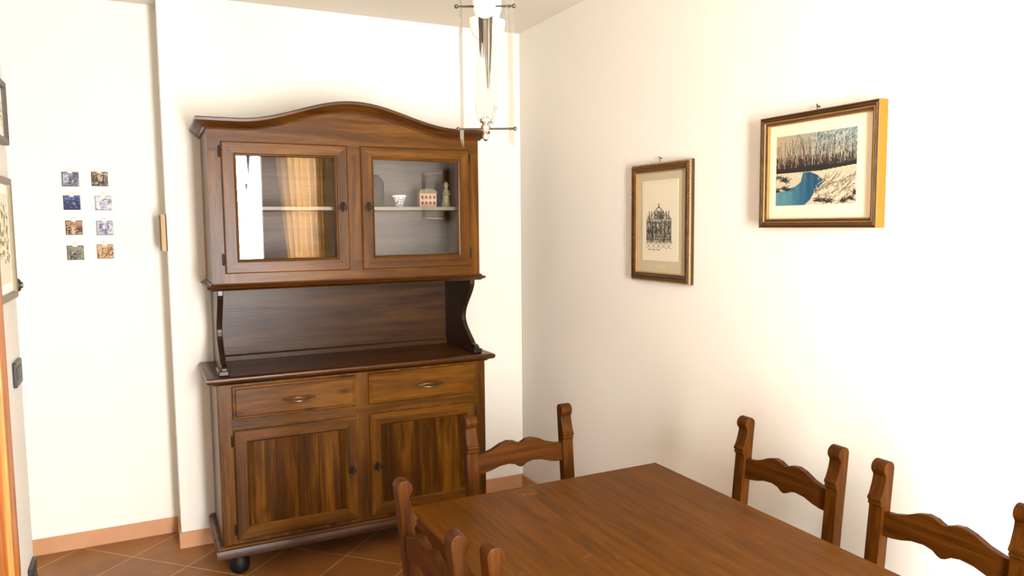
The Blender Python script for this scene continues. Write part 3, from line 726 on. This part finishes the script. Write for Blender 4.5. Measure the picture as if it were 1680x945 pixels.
kn.location = (-2.3995, -1.060, 1.413); kn.rotation_euler = (0, 0, R(90)); tag(kn, 'small round black switch on left wall beside the lower framed picture', 'switch')
# picture hung on the return of the recess, seen edge on
ed = thing('edge_on_frame', 'narrow gilt and dark frame seen edge on at the recess corner', 'picture', (-1.911, 0.10, 1.572), R(-90))
MB().frame(0, 0, 0.13, 0.178, [(0, 0), (0, -0.024), (0.004, -0.030), (0.014, -0.028), (0.016, 0)]).build('frame', 'bronze', ed)
MB().frame(0, 0, 0.134, 0.170, [(0, -0.008), (0, -0.018), (0.003, -0.018), (0.003, -0.008)]).build('gilt_band', 'bronze', ed)
MB().box(-0.05, 0.05, -0.012, -0.001, -0.074, 0.074).build('backing', 'framedark', ed)
# eight little prints on clips
def card_image(kind, seed):
    r = np.random.default_rng(seed); ny, nx = 26, 28; im = np.zeros((ny, nx, 3))
    base, pal = kind
    lum = sorted(pal, key=lambda c: sum(c)); im[:] = c8(*lum[-2])
    g = r.uniform(0.25, 0.45)
    rect(im, 0, g, 1, 1, c8(*base))
    for k in range(9):           # large house-like masses
        x = r.uniform(-0.1, 0.9); w_ = r.uniform(0.15, 0.4); y = r.uniform(0.1, 0.6)
        rect(im, max(0, x), y, min(1, x+w_), min(1, y+r.uniform(0.3, 0.7)), c8(*pal[r.integers(len(pal))]))
    for k in range(60):          # windows, leaves and ripples
        x, y = r.uniform(0, 0.95), r.uniform(0.1, 0.95)
        rect(im, x, y, min(1, x+r.uniform(0.03, 0.12)), min(1, y+r.uniform(0.03, 0.10)), c8(*pal[r.integers(len(pal))]))
    rect(im, 0, 0, 1, 0.03, c8(*lum[0])); rect(im, 0, 0.97, 1, 1, c8(*lum[0])); rect(im, 0, 0, 0.03, 1, c8(*lum[0]))
    return im*0.82
BL = [(60, 62, 84), (98, 100, 124), (190, 190, 196), (52, 44, 44), (140, 142, 160)]
BR = [(84, 66, 44), (60, 48, 36), (150, 130, 104), (190, 176, 150), (44, 36, 28)]
NV = [(28, 34, 70), (44, 54, 104), (90, 106, 160), (24, 26, 44), (44, 54, 104), (150, 160, 190)]
WH = [(220, 220, 224), (176, 178, 192), (206, 206, 210), (136, 140, 160), (232, 230, 228)]
RB = [(124, 86, 56), (92, 56, 34), (208, 180, 146), (70, 42, 26), (176, 136, 100)]
VI = [(148, 146, 170), (110, 106, 138), (220, 218, 220), (120, 128, 122), (196, 192, 206)]
GY = [(112, 110, 92), (66, 56, 42), (190, 186, 170), (54, 44, 34), (140, 138, 118)]
OC = [(196, 160, 104), (150, 104, 62), (224, 200, 154), (120, 78, 48), (206, 178, 120)]
cards = [
    (-2.319, 1.835, (120, 122, 140), BL, 'tiny slate blue street print, top of the left column'),
    (-2.194, 1.838, (110, 92, 66), BR, 'tiny dark brown alley print, top of the right column'),
    (-2.318, 1.722, (40, 48, 90), NV, 'tiny navy blue print, second down in the left column'),
    (-2.184, 1.720, (216, 216, 220), WH, 'tiny pale grey white print, second down in the right column'),
    (-2.315, 1.601, (150, 110, 76), RB, 'tiny red brown print, third down in the left column'),
    (-2.184, 1.598, (176, 174, 190), VI, 'tiny violet grey print, third down in the right column'),
    (-2.315, 1.479, (140, 136, 116), GY, 'tiny olive grey landscape print, bottom of the left column'),
    (-2.187, 1.482, (196, 160, 110), OC, 'tiny golden ochre print, bottom of the right column'),
]
for i, (x, z, base, pal, lab) in enumerate(cards):
    t = thing('small_print', lab, 'print', (x, 0.239, z), 0, 'small clipped prints on the recess wall')
    cw, chh = 0.072, 0.070
    MB().box(-cw/2, cw/2, -0.003, 0, -chh/2, chh/2).build('card', 'framedark', t)
    picture_grid('picture', card_image((base, pal), 20+i), 0, 0, cw-0.002, chh-0.002, -0.0034, t)
    ck = MB().box(-0.010, 0.010, -0.008, 0, chh/2-0.006, chh/2+0.006)
    ck.tube([(-0.007, -0.006, chh/2+0.005), (-0.005, -0.010, chh/2+0.016), (0.005, -0.010, chh/2+0.016), (0.007, -0.006, chh/2+0.005)], 0.0015, 6)
    ck.build('clip', 'wirewhite', t)

# ------------------------------------------------------------------ hanging lamp
LX, LY = -1.344, -2.51
lamp = thing('hanging_lamp', 'hanging lamp with clear glass plates, chrome rods and white cups', 'lamp', (LX, LY, H), -YAW)
def Z(z): return z-H
# local x runs across the view, local y away from the camera
MB().lathe([(0.055, Z(2.699)), (0.055, Z(2.685)), (0.03, Z(2.665)), (0.008, Z(2.655))], (0, 0.02, 0), 24).build('ceiling_rose', 'chrome', lamp, smooth=True)
MB().tube([(0, 0.02, Z(2.66)), (0, 0.02, Z(2.10))], 0.005, 10).build('stem', 'chrome', lamp, smooth=True)
MB().lathe([(0.002, Z(1.885)), (0.006, Z(1.93)), (0.010, Z(2.00)), (0.012, Z(2.06)), (0.008, Z(2.09)), (0.005, Z(2.10))], (0.004, 0.02, 0), 14).build('spindle', 'darkmetal', lamp, smooth=True)
MB().lathe([(0.002, Z(1.955)), (0.006, Z(1.97)), (0.008, Z(2.05)), (0.006, Z(2.09))], (-0.009, 0.05, 0), 12).build('spindle', 'darkmetal', lamp, smooth=True)
MB().lathe([(0.012, Z(1.815)), (0.017, Z(1.84)), (0.017, Z(1.89)), (0.010, Z(1.94)), (0.003, Z(1.975))], (-0.006, 0.0, 0), 16).build('glass_drop', 'lampglass', lamp, smooth=True)
MB().lathe([(0.001, Z(1.772)), (0.006, Z(1.776)), (0.007, Z(1.783)), (0.004, Z(1.788)), (0.008, Z(1.795)), (0.011, Z(1.803)), (0.006, Z(1.808)), (0.012, Z(1.812)), (0.013, Z(1.818)), (0.006, Z(1.822))], (-0.002, 0, 0), 16).build('finial', 'chrome', lamp, smooth=True)
for z, sc in ((2.050, 1.0), (1.798, 1.0)):
    rd = MB().tube([(-0.058, 0, Z(z)), (0.058, 0, Z(z))], 0.0022, 8).build('rod', 'darkmetal', lamp, smooth=True)
    for sx in (-1, 1):
        MB().ball((sx*0.060, 0, Z(z)), 0.0045, 8).build('knob', 'darkmetal', rd, smooth=True)
for sx in (-1, 1):
    yq = 0.030
    pl = [(-yq, Z(1.775)), (yq, Z(1.762)), (yq, Z(2.10)), (-yq, Z(2.10))]
    gp = MB().prism(pl, 'x', -0.002, 0.002).build('glass_plate', 'lampglass', lamp, 0.001)
    gp.location = (sx*0.052, 0, 0); gp.rotation_euler = (0, 0, R(-12) if sx > 0 else 0)
for (cx, cy, mt) in ((0.0, -0.03, 'milk'), (-0.016, 0.14, 'greenmilk'), (0.016, 0.16, 'milk')):
    cup = MB().lathe([(0.006, Z(2.018)), (0.014, Z(2.022)), (0.021, Z(2.034)), (0.024, Z(2.052)), (0.025, Z(2.062)), (0.022, Z(2.062)), (0.018, Z(2.036)), (0.006, Z(2.028))], (cx, cy, 0), 24).build('cup', mt, lamp, smooth=True)
    MB().lathe([(0.009, Z(2.03)), (0.009, Z(2.058)), (0.008, Z(2.06))], (cx, cy, 0), 14).build('lamp_holder', 'chrome', cup, smooth=True)
    MB().lathe([(0.008, Z(2.060)), (0.015, Z(2.085)), (0.017, Z(2.10)), (0.013, Z(2.125)), (0.004, Z(2.15))], (cx, cy, 0), 16).build('bulb', 'bulb', cup, smooth=True)
for (cx, cy) in ((0.0, -0.03), (-0.016, 0.14), (0.016, 0.16)):
    MB().tube([(0, 0, Z(1.815)), (cx*0.6, cy*0.7, Z(1.825)), (cx, cy, Z(1.87)), (cx, cy, Z(1.95)), (cx, cy, Z(2.018))], 0.004, 8).build('arm', 'lampglass', lamp, smooth=True)

# ------------------------------------------------------------------ curtain behind the camera (seen in the cabinet glass)
cv = []; cf = []; nx, nz = 60, 12
for j in range(nz+1):
    t = j/nz; z = 2.45-2.38*t
    for i in range(nx+1):
        s = i/nx; x0 = -0.80+0.22*t; x = x0+(-0.27-x0)*s
        cv.append((x, -4.93+0.034*math.sin(s*2*PI*7+0.6*math.sin(t*3)), z))
for j in range(nz):
    for i in range(nx): a = j*(nx+1)+i; cf.append((a, a+1, a+nx+2, a+nx+1))
cu = MB().add(cv, cf).build('curtain', 'curtain', smooth=True)
sm = cu.modifiers.new('Solidify', 'SOLIDIFY'); sm.thickness = 0.002
tag(cu, 'cream curtain mirrored in the left glass door of the hutch', 'curtain')
cr_ = MB().tube([(-1.5, -4.93, 2.47), (-0.05, -4.93, 2.47)], 0.012, 10).build('curtain_rod', 'iron', smooth=True)
tag(cr_, 'dark curtain rod over the balcony window behind the viewer', 'curtain rod')
